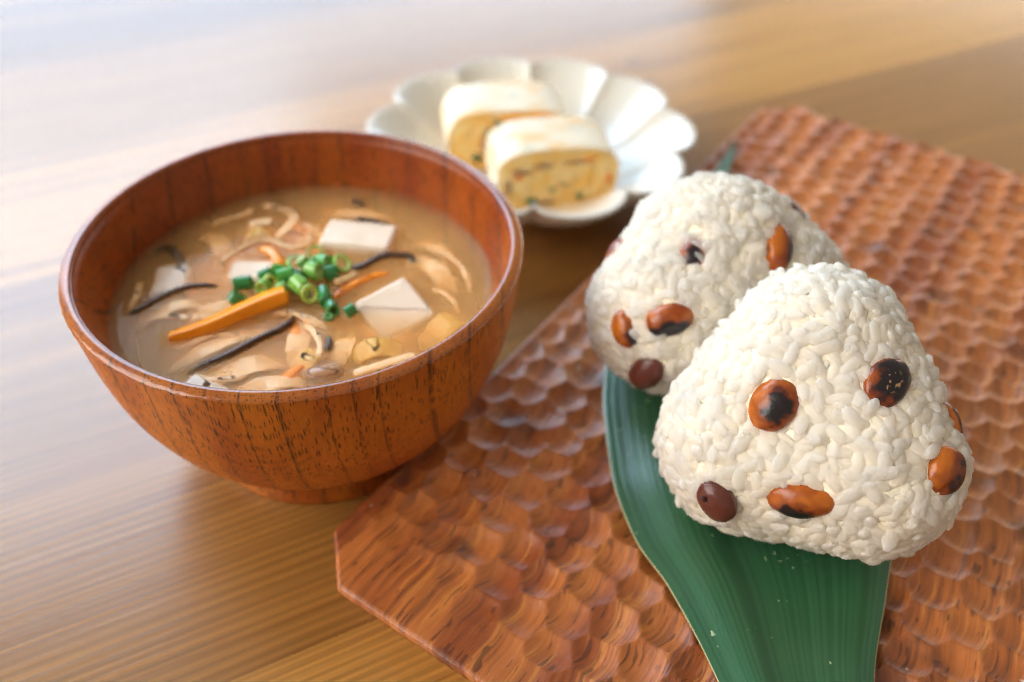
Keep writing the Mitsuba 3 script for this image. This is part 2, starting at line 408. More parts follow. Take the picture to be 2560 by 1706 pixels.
for lab, P, w, kw in (
        ('broad pale cabbage shred in front of the long mushroom slice', [(-20, -33, -1.8), (-14, -32, -1.0), (-7, -28, -1.2), (-2, -24, -2.4)], 7.5, dict(tilt=.15)),
        ('pale cabbage shred curling along the front rim of the bowl', [(-12, -39, -1.6), (-5, -36.5, -.9), (2, -34, -1.0), (6, -33, -2)], 5.5, dict(tilt=-.3, twist=.6)),
        ('pale cabbage shred between the long carrot strip and the long mushroom slice', [(-30, -27, -2.6), (-22, -24, -1.3), (-13, -17, -1.4), (-8, -12, -2.4)], 6.5, dict(tilt=.2)),
        ('upright pale cabbage shred in front of the scallions', [(3, -13, -1.6), (1.5, -18, -.8), (1.8, -23, -1.0), (5, -28, -2.2)], 6, dict(tilt=.3, twist=-.5)),
        ('narrow pale shred beside the short standing mushroom slice', [(13, -17, -1.2), (13.5, -21, -.7), (12, -26, -1.4)], 5.5, dict(tilt=-.15)),
        ('pale shred under the dark mushroom slice at the left', [(-43, -13, -2.0), (-36, -9.5, -1.0), (-30, -6, -1.2), (-27, -5, -2.2)], 5, dict(tilt=.2)),
        ('long pale shred from the left tofu cube towards the scallions', [(-32, -12, -2.5), (-25, -8, -1.6), (-17, -6, -1.8), (-10, -7, -2.6)], 5, dict(tilt=-.2)),
        ('sunken pale shred at the back left of the soup', [(-37, 27, -2.2), (-31, 23, -1.4), (-27, 17, -1.6), (-29, 11, -2.6)], 5.5, dict(twist=.5)),
        ('sunken pale shred beside the back tofu cube on its left', [(-16, 34, -2.4), (-8, 31, -1.6), (-3, 26, -1.8), (-2, 20, -2.8)], 5, dict(twist=-.5)),
        ('sunken pale shred behind the back tofu cube', [(-4, 41, -2.4), (5, 38.5, -1.5), (15, 36, -1.6), (22, 32, -2.6)], 5, dict(tilt=.2)),
        ('pale shred at the right of the soup beyond the right tofu cube', [(24, 17, -1.8), (31, 13.5, -1.0), (36, 8, -1.4), (38, 2, -2.5)], 5.5, dict(tilt=-.2)),
        ('sunken shred between the back tofu cube and the right wall of the bowl', [(26, 27, -2.6), (33, 22, -1.8), (39, 14, -2.6)], 5, dict(tilt=.2)),
        ('sunken shred under the scallion heap', [(-14, 2, -2.6), (-6, 0, -1.8), (4, 2, -1.8), (12, 6, -2.6)], 6, dict(twist=.4))):
    shred(lab, P, w, **kw)
for lab, P, w in (
        ('thin pale strand looping in front of the long carrot strip', [(-30, -22, -.9), (-24, -21.5, -.3), (-18, -18.5, -.3), (-14, -20, -.8)], 1.6),
        ('thin pale strand near the front rim, left of the tiny bubbles', [(-22, -30, -.9), (-17, -34.5, -.3), (-10.5, -34, -.3), (-8, -30, -.9)], 1.5),
        ('thin pale strand running from the scallions to the brown mushroom', [(0, -12, -.8), (5, -17, -.3), (7.5, -24, -.3), (6, -29, -.8)], 1.7),
        ('thin pale strand between the left mushroom slice and the long carrot strip', [(-40, -15, -.9), (-33, -12, -.3), (-26, -12.5, -.3), (-21, -9, -.9)], 1.4),
        ('thin pale strand at the left wall of the bowl', [(-46, 3, -.9), (-44.5, -4, -.4), (-45, -10, -.9)], 1.5),
        ('thin pale strand curling at the back left of the soup', [(-34, 30, -.8), (-28, 33, -.3), (-24, 36, -.4), (-26, 40, -.9)], 1.6),
        ('thin pale strand beside the right wall of the bowl', [(30, 22, -.8), (37, 17, -.3), (42, 9, -.4), (43.5, 3, -.9)], 1.5),
        ('thin pale strand just right of the right tofu cube', [(33, 3, -.8), (38, -1, -.3), (41, -6, -.9)], 1.4),
        ('thin pale strand under the front of the scallion heap', [(-10, -9, -.8), (-4, -9.5, -.3), (2, -11.5, -.4), (8, -14, -.9)], 1.6)):
    shred(lab, P, w, 'onion_strand', 'cabbage', 'onion', 'thin pale onion strands in the soup', 0.8, taper=0.5)
for lab, P, w in (
        ('sunken orange carrot shred in front of the scallions, beside the upright cabbage shred', [(-3, -12, -1.0), (0, -16, -.5), (-.5, -20.5, -1.0)], 2.2),
        ('sunken orange carrot shred at the back of the soup behind the looping tan strip', [(-15, 27, -1.0), (-10.5, 29, -.4), (-5, 28, -1.0)], 2.2),
        ('sunken orange carrot shred near the front rim beside the brown mushroom', [(0, -33, -1.0), (3.5, -30, -.5), (5.5, -25.5, -1.0)], 1.8)):
    shred(lab, P, w, 'carrot_shred', 'carrot', 'carrot', 'sunken carrot shreds in the soup', 0.9)
for lab, P, w, kw in (
        ('yellow fried tofu piece in front of the right tofu cube', [(15.5, -24.5, -1.2), (21, -22, -.5), (27.5, -21, -1.4)], 7, {}),
        ('yellow fried tofu piece at the right wall of the bowl, beside the right tofu cube', [(33.5, -18.5, -2.4), (37.5, -12.5, -1.0), (41.5, -7, -1.8)], 8, {}),
        ('orange fried tofu piece behind the short carrot strip', [(-23.5, 26, -1.8), (-19, 26, -.6), (-14.5, 27, -1.6)], 5.5, {}),
        ('orange fried tofu piece left of the short standing mushroom slice', [(3, -31, -1.8), (5, -26.5, -.8), (7.6, -22, -1.8)], 5.5, {})):
    shred(lab, P, w, 'fried_tofu_piece', 'fried_tofu', 'fried tofu', FG, 1.6, sq=0.5, **kw)
strip('fried_tofu_piece', 'long pale stick at the front right rim of the bowl, just under the broth', 'fried tofu', 'cabbage',
      np.c_[np.array([(17.0, -31.5), (24, -28), (31.5, -24.2)]) / 1000, np.full(3, SOUPZ - 0.0009)], 2.6, 1.6, FG, 0.001, 0.0002, taper=0.7)
capm = tm(m3.Manifold.sphere(1.0, 24).scale((5.0, 2.6, 1.5)))
capm.vertices /= 1000
capm.apply_transform(trimesh.transformations.euler_matrix(0, 0, math.radians(8)))
capm.apply_translation([0.0100, -0.0312, SOUPZ - 0.0009])
bs('mushroom_flesh', two(pr(rgb(0.42, 0.21, 0.10), 0.3, 0.5)))
put('brown_mushroom', wobble(capm, 0.0003, 500, 3), 'mushroom_flesh', None, 50, 'brown mushroom with a shiny wet bump at the front of the soup', 'mushroom')
PIECES.append((np.array([[0.0100, -0.0305], [0.0125, -0.0300]]), 0.0010, 0.0013))

# scallions: short cut tubes, darker outside than inside
bs('scallion', two(pr({'type': 'mesh_attribute', 'name': 'vertex_color'}, 0.13, 0.7)))
TONES = {'dark': ((0.030, 0.20, 0.050), (0.12, 0.34, 0.07)), 'mid': ((0.07, 0.36, 0.060), (0.26, 0.52, 0.13)),
         'bright': ((0.20, 0.48, 0.08), (0.50, 0.68, 0.20)), 'yellow': ((0.33, 0.46, 0.06), (0.60, 0.66, 0.14)), 'white': ((0.16, 0.42, 0.09), (0.80, 0.86, 0.62))}


def scallion(label, x, y, z, axis, r, l, tone, wall=0.75, squash=0.8):
    n, r, l, wall = 28, r * 1.08, l * 1.1, wall * 1.05
    prof = [(r, -l / 2), (r * 1.02, 0), (r, l / 2), (r - wall * .5, l / 2 + .08), (r - wall, l / 2), (r - wall, 0), (r - wall, -l / 2), (r - wall * .5, -l / 2 - .08)]
    prof = np.array(prof + prof[:1])
    m = lathe(prof, n)
    rr = np.hypot(m.vertices[:, 0], m.vertices[:, 1])
    t = np.clip((r - rr) / wall, 0, 1)[:, None]
    tone_o, tone_i = map(np.array, TONES[tone])
    col = tone_o * (1 - t) + tone_i * t
    v = m.vertices * [1, squash, 1]
    v[:, 2] += 0.25 * v[:, 0] * np.sign(v[:, 2]) * 0.3
    ax = np.array(axis, float)
    ax /= np.linalg.norm(ax)
    z = z + 0.5
    R = trimesh.geometry.align_vectors([0, 0, 1], ax)
    v = trimesh.transform_points(v, R) / 1000 + [x / 1000, y / 1000, SOUPZ + z / 1000]
    k_ = key_for('scallion_ring')
    scene[k_] = mikit.ply(trimesh.Trimesh(v, m.faces, process=False), 'scallion', True, color=col)
    tag(k_, label, 'scallion', 'chopped green scallion rings on the soup')
    if z < 2.0:
        PIECES.append((np.array([[x, y], [x + .3, y]]) / 1000, 0.0006, 0.0016))


for a in (
        ('yellow green scallion ring at the left front of the scallion heap, open end showing', -11.0, -2.2, 1.6, (-.25, -1, .25), 2.0, 2.2, 'bright', .7, .85),
        ('pale yellow scallion ring leaning on the front of the heap beside the carrot tip', -9.2, -0.6, 1.7, (.5, -.6, .3), 2.3, 1.8, 'yellow', .8, .75),
        ('dark scallion ring at the left back edge of the heap', -11.4, 3.2, 0.8, (.8, .3, .3), 2.1, 3.2, 'dark'),
        ('green scallion ring at the back left of the heap', -8.6, 4.6, 1.6, (.9, .2, -.3), 2.0, 3.0, 'mid'),
        ('deep green scallion tube in the middle of the heap with a white glint on top', -5.6, 1.4, 2.8, (1, .35, .1), 1.9, 4.0, 'mid'),
        ('white streaked scallion ring standing at the back of the heap', -3.6, 6.0, 3.0, (.5, -.7, .8), 2.6, 3.2, 'white', .9),
        ('pale split scallion sliver on top of the heap', -1.4, 6.0, 3.7, (-.5, -.3, 1), 1.7, 3.4, 'white', .9, .6),
        ('green scallion ring right of the white streaked ring', 1.3, 4.2, 2.4, (1, -.4, .1), 2.4, 3.4, 'bright'),
        ('dull green scallion ring at the right back of the heap', 3.4, 8.6, 1.6, (.8, -.5, .3), 2.5, 3.6, 'mid'),
        ('bright green scallion ring at the far right end of the heap', 8.0, 8.4, 1.9, (.45, -.7, .7), 2.4, 3.4, 'bright'),
        ('dark scallion ring under the right end of the heap', 5.6, 5.6, 0.6, (.9, .3, .1), 2.3, 3.2, 'dark'),
        ('big light green scallion tube at the front of the heap', -1.2, -2.0, 2.2, (.75, -.65, -.1), 2.5, 4.0, 'bright', .7),
        ('olive yellow scallion cut end facing the viewer at the front of the heap', 1.8, -4.6, 1.5, (.5, -.85, .25), 2.5, 1.4, 'yellow', 1.2, .9),
        ('small white green scallion piece in the middle front of the heap', -6.0, -1.8, 1.4, (1, .2, .4), 1.4, 2.4, 'white'),
        ('dark green scallion tube to the right of the olive yellow cut end', 5.6, -4.4, 0.7, (.35, -1, -.1), 2.1, 4.4, 'dark'),
        ('dark scallion ring further right along the front of the heap', 8.2, -8.6, 0.2, (.5, -1, .2), 1.9, 3.2, 'dark'),
        ('small scallion ring touching the right tofu cube', 13.2, -9.6, 0.4, (.8, .6, .3), 1.6, 2.6, 'dark'),
        ('tiny scallion bit in front of the heap', 7.8, -11.8, -0.2, (.1, -.2, 1), 1.3, 1.2, 'dark'),
        ('dark wet scallion ring apart from the heap on its left', -17.2, 0.6, 0.3, (1, .15, .1), 1.9, 4.2, 'dark'),
        ('dark scallion ring half under the broth in front of the left one', -17.6, -5.2, -0.3, (.7, .5, .7), 2.2, 2.6, 'dark'),
        ('thin lone scallion ring lying flat behind the heap', -0.7, 15.8, 0.1, (.05, -.35, 1), 1.95, 1.0, 'mid', .35, 1.0),
        ('green scallion ring buried at the centre of the heap', -3.0, 2.0, 1.0, (.6, .8, .2), 2.3, 3.4, 'dark'),
        ('green scallion ring beneath the white streaked ring', 0.0, 8.0, 1.0, (1, .1, .1), 2.2, 3.2, 'mid')):
    scallion(*a)

# ------------------------------------------------------------------ the broth
scene['broth_medium'] = {'type': 'homogeneous', 'albedo': rgb(0.998, 0.80, 0.45), 'sigma_t': 260.0}
nr, na = 110, 360
rs = np.r_[0, np.linspace(0.0006, 0.0492, nr - 14), np.linspace(0.0494, 0.0507, 14)][: nr + 1]
aa = np.arange(na) * 2 * np.pi / na
X, Y = np.meshgrid(np.arange(1), np.arange(1))
top = np.array([[0, 0]] + [[r * math.cos(a), r * math.sin(a)] for r in rs[1:] for a in aa])
hz = 0.0013 * np.exp(-(0.0500 - np.minimum(np.hypot(*top.T), 0.0500)) / 0.0010)
import shapely
pts = shapely.points(top)
lift_all = np.zeros(len(top))
for P, lift, reach in PIECES:
    g = shapely.linestrings(P) if len(P) > 1 else shapely.points(P[0])
    lift_all = np.maximum(lift_all, lift * np.exp(-(shapely.distance(g, pts) / reach) ** 1.5))
hz = hz + lift_all + 0.00006 * (meshkit.fbm(np.c_[top * 90, np.zeros(len(top))], 2, 5) - 0.5)
v = [np.c_[top, SOUPZ + hz]]
f = [(0, 1 + j, 1 + (j + 1) % na) for j in range(na)]
nring = len(rs) - 1
for i in range(nring - 1):
    o, p = 1 + i * na, 1 + (i + 1) * na
    for j in range(na):
        f += [(o + j, p + j, p + (j + 1) % na), (o + j, p + (j + 1) % na, o + (j + 1) % na)]
low = [0.040, 0.032, 0.024, 0.018, 0.0145]
start = 1 + (nring - 1) * na
for z in low:
    r = float(inner(z)) + 0.0012
    v.append(np.c_[r * np.cos(aa), r * np.sin(aa), np.full(na, z - 0.0004)])
    nxt = sum(map(len, v)) - na
    for j in range(na):
        f += [(start + j, nxt + j, nxt + (j + 1) % na), (start + j, nxt + (j + 1) % na, start + (j + 1) % na)]
    start = nxt
v.append(np.array([[0, 0, 0.0100]]))
e = sum(map(len, v)) - 1
f += [(start + j, e, start + (j + 1) % na) for j in range(na)]
broth = trimesh.Trimesh(np.vstack(v), np.array(f), process=False)
bs('added_layer_tan', two(pr(rgb(0.97, 0.56, 0.235), 0.7, 0.1)))  # pale opaque layer added under the surface to brighten the cloudy broth
sr = np.r_[0.0, np.linspace(0.0015, 0.0488, 46)]
sv, sf = [(0, 0, SOUPZ - 0.006)], []
for r_ in sr[1:]:
    for a_ in np.arange(180) * np.pi / 90:
        x_, y_ = r_ * math.cos(a_), r_ * math.sin(a_)
        sv.append((x_, y_, 0))
sv = np.array(sv)
clo = meshkit.fbm(np.c_[sv[:, :2] * 75, np.zeros(len(sv))], 4, 12)
rr_ = np.hypot(sv[:, 0], sv[:, 1])
sv[:, 2] = SOUPZ - 0.0048 + 0.0045 * (clo - 0.5) * 2 - 0.011 * sm(0.030, 0.049, rr_) * 0.8
sv[:, 2] = np.minimum(sv[:, 2], SOUPZ - 0.0016)
sf = [(0, 1 + j, 1 + (j + 1) % 180) for j in range(180)]
for i in range(len(sr) - 2):
    o, p = 1 + i * 180, 1 + (i + 1) * 180
    for j in range(180):
        sf += [(o + j, p + j, p + (j + 1) % 180), (o + j, p + (j + 1) % 180, o + (j + 1) % 180)]
sn = len(sv)
sv = np.vstack([sv, sv - [0, 0, 0.001]])
sf = np.array(sf)
rim_ = np.arange(sn - 180, sn)
sf = np.vstack([sf, sf[:, ::-1] + sn, np.stack([rim_, rim_ + sn, np.roll(rim_, -1) + sn], 1), np.stack([rim_, np.roll(rim_, -1) + sn, np.roll(rim_, -1)], 1)])
added_layer_mesh = trimesh.Trimesh(sv, sf, process=False)
bs('broth_skin', {'type': 'dielectric', 'int_ior': 1.12, 'ext_ior': 1.0})
soup = thing('soup', 'cloudy golden brown miso broth filling the wooden bowl', 'soup')
put('broth', broth, 'broth_skin', soup, 60, interior={'type': 'ref', 'id': 'broth_medium'})
put('added_pale_layer', added_layer_mesh, 'added_layer_tan', soup, True, 'pale cloudy layer added inside the broth to brighten it')

bs('bubble_film', {'type': 'thindielectric', 'int_ior': 1.33, 'ext_ior': 1.0})
bv_, bf_ = uvball(20, 12)
for lab, x, y, r_ in (('small bubble in front of the long mushroom slice, farthest of the front three', -6.4, -33.0, .55), ('bubble in front of the long mushroom slice, middle of the front three', -5.2, -35.4, .75),
                      ('small bubble nearest the front rim of the bowl', -5.9, -38.2, .6), ('small bubble left of the front three bubbles', -10.5, -35.0, .5),
                      ('shiny wet bubble on the brown mushroom at the front of the soup', 12.4, -30.4, 1.3), ('tiny bubble at the right end of the scallion heap', 10.6, 3.0, .6),
                      ('tiny bubble between the scallion heap and the lone wet scallion', -13.0, -4.2, .5), ('tiny bubble in front of the olive yellow scallion cut end', 3.6, -9.2, .45),
                      ('tiny bubble at the left corner of the right tofu cube', 14.6, -7.9, .6), ('tiny bubble on the dark mushroom slice in front of the left tofu', -30.2, -0.6, .5)):
    put('bubble', trimesh.Trimesh(bv_ * r_ / 1000 + [x / 1000, y / 1000, SOUPZ + 0.25 * r_ / 1000], bf_, process=False), 'bubble_film', None, True, lab, 'bubble', 'tiny bubbles on the soup')

# ------------------------------------------------------------------ carved board
P0 = np.array([0.0126, -0.0538])
D = np.array([math.cos(math.radians(56.93)), math.sin(math.radians(56.93))])
N = np.array([D[1], -D[0]])
BT = 0.0157
rng = np.random.default_rng(11)


def board_st(p):
    dx, dy = p.x - P0[0], p.y - P0[1]
    return dx * D[0] + dy * D[1], dx * N[0] + dy * N[1]


S0, S1, W = -0.0115, 0.2848, 0.215
CH = 0.0115
ns, nt = 470, 350
tt = np.linspace(0, W, nt)
cut = np.maximum(0, CH - tt) + np.maximum(0, CH - (W - tt))
lo, hi = S0 + cut, S1 - cut
ss = lo[:, None] + (hi - lo)[:, None] * np.linspace(0, 1, ns)[None]
S, TT = ss, np.broadcast_to(tt[:, None], ss.shape)
# gouge marks: rows of shallow scoops meeting in sharp crests
A = 0.0112
cs = []
for i in range(-2, 32):
    for j in range(-2, 24):
        cs.append((S0 + 0.004 + i * A * 0.9 + (j % 2) * A * 0.45, j * A * 0.86 + 0.003))
cs = np.array(cs) + rng.normal(0, 0.0008, (len(cs), 2))
from scipy.spatial import cKDTree
tree = cKDTree(cs)
q = np.stack([S, TT], -1).reshape(-1, 2)
q = q + 0.0005 * (np.stack([meshkit.fbm(np.c_[q * 160, np.zeros(len(q))], 2, 1), meshkit.fbm(np.c_[q * 160, np.ones(len(q))], 2, 2)], 1) - 0.5) * 2
dist, idx = tree.query(q, k=2)
depth = rng.uniform(0.85, 1.15, len(cs))
off = rng.normal(0, 0.00008, len(cs))
h1 = dist[:, 0] ** 2 * 50 * depth[idx[:, 0]] + off[idx[:, 0]]
h2 = dist[:, 1] ** 2 * 50 * depth[idx[:, 1]] + off[idx[:, 1]]
hh = np.minimum(h1, h2).reshape(S.shape)
fade = 0.10 + 0.90 * sm(0.005, 0.030, S - S0 + 0.25 * (TT - 0.03)) * sm(-0.001, 0.007, TT)
fade = np.clip(fade, 0.1, 1)
fade = fade * (0.86 + 0.28 * meshkit.fbm(np.stack([S * 25, TT * 25, S * 0], -1), 2, 8))
grainz = 0.00010 * (meshkit.fbm(np.stack([S * 70, TT * 1400, S * 0], -1), 3, 6) - 0.5)
Z = BT - 0.0019 * fade + hh * fade + grainz * (0.5 + 0.5 * fade)
edge = np.minimum(np.minimum(S - lo[:, None], hi[:, None] - S), np.minimum(TT, W - TT))
Z = np.minimum(Z, BT + 0.0002) - 0.0004 * (1 - sm(0, 0.0009, edge)) ** 2
XY = P0 + S[..., None] * D + TT[..., None] * N
v = [np.concatenate([XY, Z[..., None]], -1).reshape(-1, 3)]
i, j = np.meshgrid(np.arange(nt - 1), np.arange(ns - 1), indexing='ij')
qd = np.stack([i * ns + j, (i + 1) * ns + j, (i + 1) * ns + j + 1, i * ns + j + 1], -1).reshape(-1, 4)
fc = [qd[:, [0, 1, 2]], qd[:, [0, 2, 3]]]
ring = np.r_[np.arange(ns), np.arange(1, nt) * ns + ns - 1, (nt - 1) * ns + np.arange(ns - 2, -1, -1), np.arange(nt - 2, 0, -1) * ns]
rxy, rz = XY.reshape(-1, 2)[ring], Z.reshape(-1)[ring]
cen = P0 + D * (S0 + S1) / 2 + N * W / 2
tan = np.roll(rxy, -1, 0) - np.roll(rxy, 1, 0)
outn = np.stack([tan[:, 1], -tan[:, 0]], 1)
outn /= np.linalg.norm(outn, axis=1, keepdims=True)
if ((rxy - cen) * outn).sum(1).mean() < 0:
    outn = -outn
rough = meshkit.fbm(np.c_[rxy * 500, np.zeros(len(rxy))], 3, 3) - 0.5
prev = ring
nv = len(v[0])
for dz, do in ((0.0002, 0.0002), (0.0012, 0.0004), (0.0030, 0.0001), (0.0050, -0.0014), (0.0090, -0.0052), (0.0157, -0.0110)):
    z = rz * 0 + BT - dz if dz > 0.002 else rz - dz
    v.append(np.c_[rxy + outn * (do + 0.0004 * rough * (dz < 0.006))[:, None], np.maximum(z, 0.0)])
    cur = nv + np.arange(len(ring))
    nv += len(ring)
    fc.append(np.stack([prev, cur, np.roll(cur, -1)], 1))
    fc.append(np.stack([prev, np.roll(cur, -1), np.roll(prev, -1)], 1))
    prev = cur
board = trimesh.Trimesh(np.vstack(v), np.vstack(fc), process=False)
if (board.face_normals[0][2]) < 0:
    board.faces = board.faces[:, ::-1]


def board_color(p, n, uv):
    s, t = board_st(p)
    tw = t + 0.0016 * (fbm(s * 14, t * 40, 2) - 0.5) + 0.9 * (p.z - 0.0157)      # the figure winds round the scoops
    wide = fbm(s * 10, tw * 90, 1)
    fine = fbm(s * 45, tw * 900, 4)
    hair = noise(s * 160, tw * 3200, 7)
    blot = fbm(s * 70 + 3, t * 70, 12, 4)
    c = mix((0.46, 0.142, 0.032), (0.29, 0.070, 0.016), smoothstep(0.3, 0.72, wide))
    c = mix(c, (0.58, 0.220, 0.050), smoothstep(0.58, 0.82, fine) * 0.75)
    c = mix(c, (0.095, 0.028, 0.015), smoothstep(0.42, 0.22, fine) * 0.5)
    c = mix(c, (0.040, 0.016, 0.014), smoothstep(0.62, 0.80, blot) * 0.5)
    pits = smoothstep(0.80, 0.88, noise(s * 220, tw * 1900, 21))
    c = mix(c, (0.05, 0.015, 0.010), pits * 0.6)
    crumb = smoothstep(0.865, 0.90, fbm(s * 420, t * 420, 33, 2)) * smoothstep(0.55, 0.7, noise(s * 40, t * 40, 40))
    c = mix(c, (0.55, 0.50, 0.44), crumb * 0.7)
    return c * (0.86 + 0.28 * hair)


def board_bump(p, n, uv):
    s, t = board_st(p)
    return 0.6 * fbm(s * 60, t * 1500, 4) + 0.4 * noise(s * 260, t * 4200, 7)


def board_rough(p, n, uv):
    s, t = board_st(p)
    return 0.34 + 0.16 * fbm(s * 60, t * 500, 5)


bs('board_wood', two({'type': 'bumpmap', 'arbitrary': proc(board_bump, 1.5e-4), 'scale': 0.00016, 'bsdf': pr(proc(board_color), proc(board_rough), 0.65)}))
put('carved_board', board, 'board_wood', None, 28, 'reddish brown wooden board carved all over with scooped gouge marks', 'board')

# ------------------------------------------------------------------ leaf
rows = np.array([  # y, left x, right x, lift
    (-0.150, 0.1150, 0.1235, 0.8), (-0.125, 0.1105, 0.1292, 0.8), (-0.092, 0.1019, 0.1353, 0.6), (-0.068, 0.0934, 0.1450, 0.8), (-0.0548, 0.0866, 0.1500, 1.0), (-0.0343, 0.0822, 0.1525, 1.5),
    (-0.012, 0.0815, 0.1535, 1.7), (0.0036, 0.0828, 0.1535, 1.5), (0.030, 0.0885, 0.1535, 0.9), (0.060, 0.0995, 0.1525, 0.6), (0.090, 0.1150, 0.1440, 0.4), (0.115, 0.1302, 0.1375, 0.2), (0.132, 0.1392, 0.1425, 0.1), (0.146, 0.1455, 0.1458, 0.0)])
nl, nw = 260, 72
yy = np.linspace(rows[0, 0], rows[-1, 0], nl)
lx, rx, lf = (PchipInterpolator(rows[:, 0], rows[:, k])(yy) for k in (1, 2, 3))
vv = np.linspace(-1, 1, nw)
Xl = (lx + rx)[:, None] / 2 + (rx - lx)[:, None] / 2 * vv[None]
Yl = np.broadcast_to(yy[:, None], Xl.shape)
edge_wave = 0.0005 * (meshkit.fbm(np.stack([Yl * 60, Xl * 0, Xl * 0], -1), 2, 3) - 0.5)
Zl = 0.0169 + lf[:, None] * (0.0030 * np.exp(-((vv[None] + 0.52) / 0.30) ** 2) + 0.0012 * np.exp(-((vv[None] - 0.80) / 0.22) ** 2) - 0.0006 * np.exp(-((vv[None] - 0.1) / 0.3) ** 2))
Zl = Zl + edge_wave * np.abs(vv[None]) ** 2
Zl = Zl + 0.00006 * np.sin(vv[None] * 90 + 3 * meshkit.noise(np.stack([Yl * 20, Xl * 0 + vv[None] * 4, Xl * 0], -1), 2)) * (0.4 + 0.6 * meshkit.noise(np.stack([Yl * 8, vv[None] * 14 + Xl * 0, Xl * 0], -1), 5))
v = np.stack([Xl, Yl, Zl], -1).reshape(-1, 3)
i, j = np.meshgrid(np.arange(nl - 1), np.arange(nw - 1), indexing='ij')
qd = np.stack([i * nw + j, i * nw + j + 1, (i + 1) * nw + j + 1, (i + 1) * nw + j], -1).reshape(-1, 4)
fl = np.vstack([qd[:, [0, 1, 2]], qd[:, [0, 2, 3]]])
uvl = np.stack([np.broadcast_to(vv[None], Xl.shape), Yl], -1).reshape(-1, 2)
o = len(v)
ring = np.r_[np.arange(nw), np.arange(1, nl) * nw + nw - 1, (nl - 1) * nw + np.arange(nw - 2, -1, -1), np.arange(nl - 2, 0, -1) * nw]
nx = np.roll(ring, -1)
fl = np.vstack([fl, fl[:, ::-1] + o, np.stack([ring, ring + o, nx + o], 1), np.stack([ring, nx + o, nx], 1)])
leaf = trimesh.Trimesh(np.vstack([v, v - [0, 0, 0.00028]]), fl, process=False)


def leaf_color(p, n, uv):
    w = uv.x * 1.0
    vein = noise(w * 34 + 0.4 * noise(uv.y * 12, w * 3), uv.y * 3, 1)
    fine = noise(w * 130, uv.y * 14, 2)
    c = mix((0.016, 0.084, 0.034), (0.028, 0.122, 0.050), smoothstep(0.2, 0.85, vein) * 0.7 + 0.3 * fine)
    c = c * (0.85 + 0.3 * fbm(p.x * 60, p.y * 22, 5))
    speck = smoothstep(0.90, 0.94, noise(p.x * 1100, p.y * 1100, 3)) * smoothstep(0.72, 0.8, noise(p.x * 150, p.y * 150, 9))
    c = mix(c, (0.45, 0.55, 0.32), speck * 0.8)
    return mix(c, (0.50, 0.44, 0.20), smoothstep(0.987, 0.998, dr.abs(w)))


def leaf_bump(p, n, uv):
    return 0.7 * noise(uv.x * 60 + 0.4 * noise(uv.y * 12, uv.x * 3), uv.y * 3, 1) + 0.3 * noise(uv.x * 170, uv.y * 20, 2)


bs('leaf_skin', two({'type': 'bumpmap', 'arbitrary': proc(leaf_bump, 2e-4), 'scale': 0.00007, 'bsdf': pr(proc(leaf_color), 0.30, 0.8)}))
put('leaf', leaf, 'leaf_skin', None, True, 'long dark green bamboo leaf under the rice balls on the carved board', 'leaf', uv=np.vstack([uvl, uvl]))

# ------------------------------------------------------------------ rice balls
bs('rice_grain', {'type': 'principledthin', 'base_color': rgb(0.958, 0.936, 0.896), 'roughness': 0.13, 'diff_trans': 1.35, 'eta': 1.5})
bs('rice_core', pr(rgb(0.96, 0.87, 0.68), 0.3, 0.4))


def bean_color(p, n, uv):
    # uv holds the bean's own coordinates: x along, y across, in bean lengths; the scorch is a mark roasted onto the skin
    f = fbm(p.x * 420, p.y * 420, p.z * 420)
    d = dr.sqrt(dr.square(uv.x - 0.35) + dr.square((uv.y + 0.25) * 1.1)) + 0.9 * (f - 0.5)
    c = mix((0.46, 0.120, 0.009), (0.25, 0.042, 0.005), smoothstep(0.35, 0.75, fbm(p.x * 230, p.y * 230, p.z * 230 + 3)))
    c = mix(c, (0.16, 0.026, 0.008), smoothstep(1.25, 0.5, d) * 0.9)
    return mix(c, (0.014, 0.009, 0.010), smoothstep(0.72, 0.42, d))


def bean_fleck_color(p, n, uv):
    d = dr.sqrt(dr.square(uv.x - 0.25) + dr.square(uv.y + 0.2))
    fl = smoothstep(0.60, 0.68, fbm(p.x * 1500, p.y * 1500, p.z * 1500, 2)) * smoothstep(0.36, 0.2, d)
    return mix(bean_color(p, n, uv), (0.42, 0.24, 0.11), fl)


def bean_bump(p, n, uv):
    return fbm(p.x * 900, p.y * 900, p.z * 900)


bs('bean_skin', {'type': 'bumpmap', 'arbitrary': proc(bean_bump, 1e-4), 'scale': 0.00012, 'bsdf': pr(proc(bean_color), 0.27, 0.5)})
bs('bean_flecked', {'type': 'bumpmap', 'arbitrary': proc(bean_bump, 1e-4), 'scale': 0.00015, 'bsdf': pr(proc(bean_fleck_color), 0.27, 0.5)})
bs('bean_dark', {'type': 'bumpmap', 'arbitrary': proc(bean_bump, 1e-4), 'scale': 0.00012, 'bsdf': pr(rgb(0.11, 0.028, 0.018), 0.28, 0.5)})
bs('bean_hilum', pr(rgb(0.045, 0.018, 0.015), 0.35, 0.4))

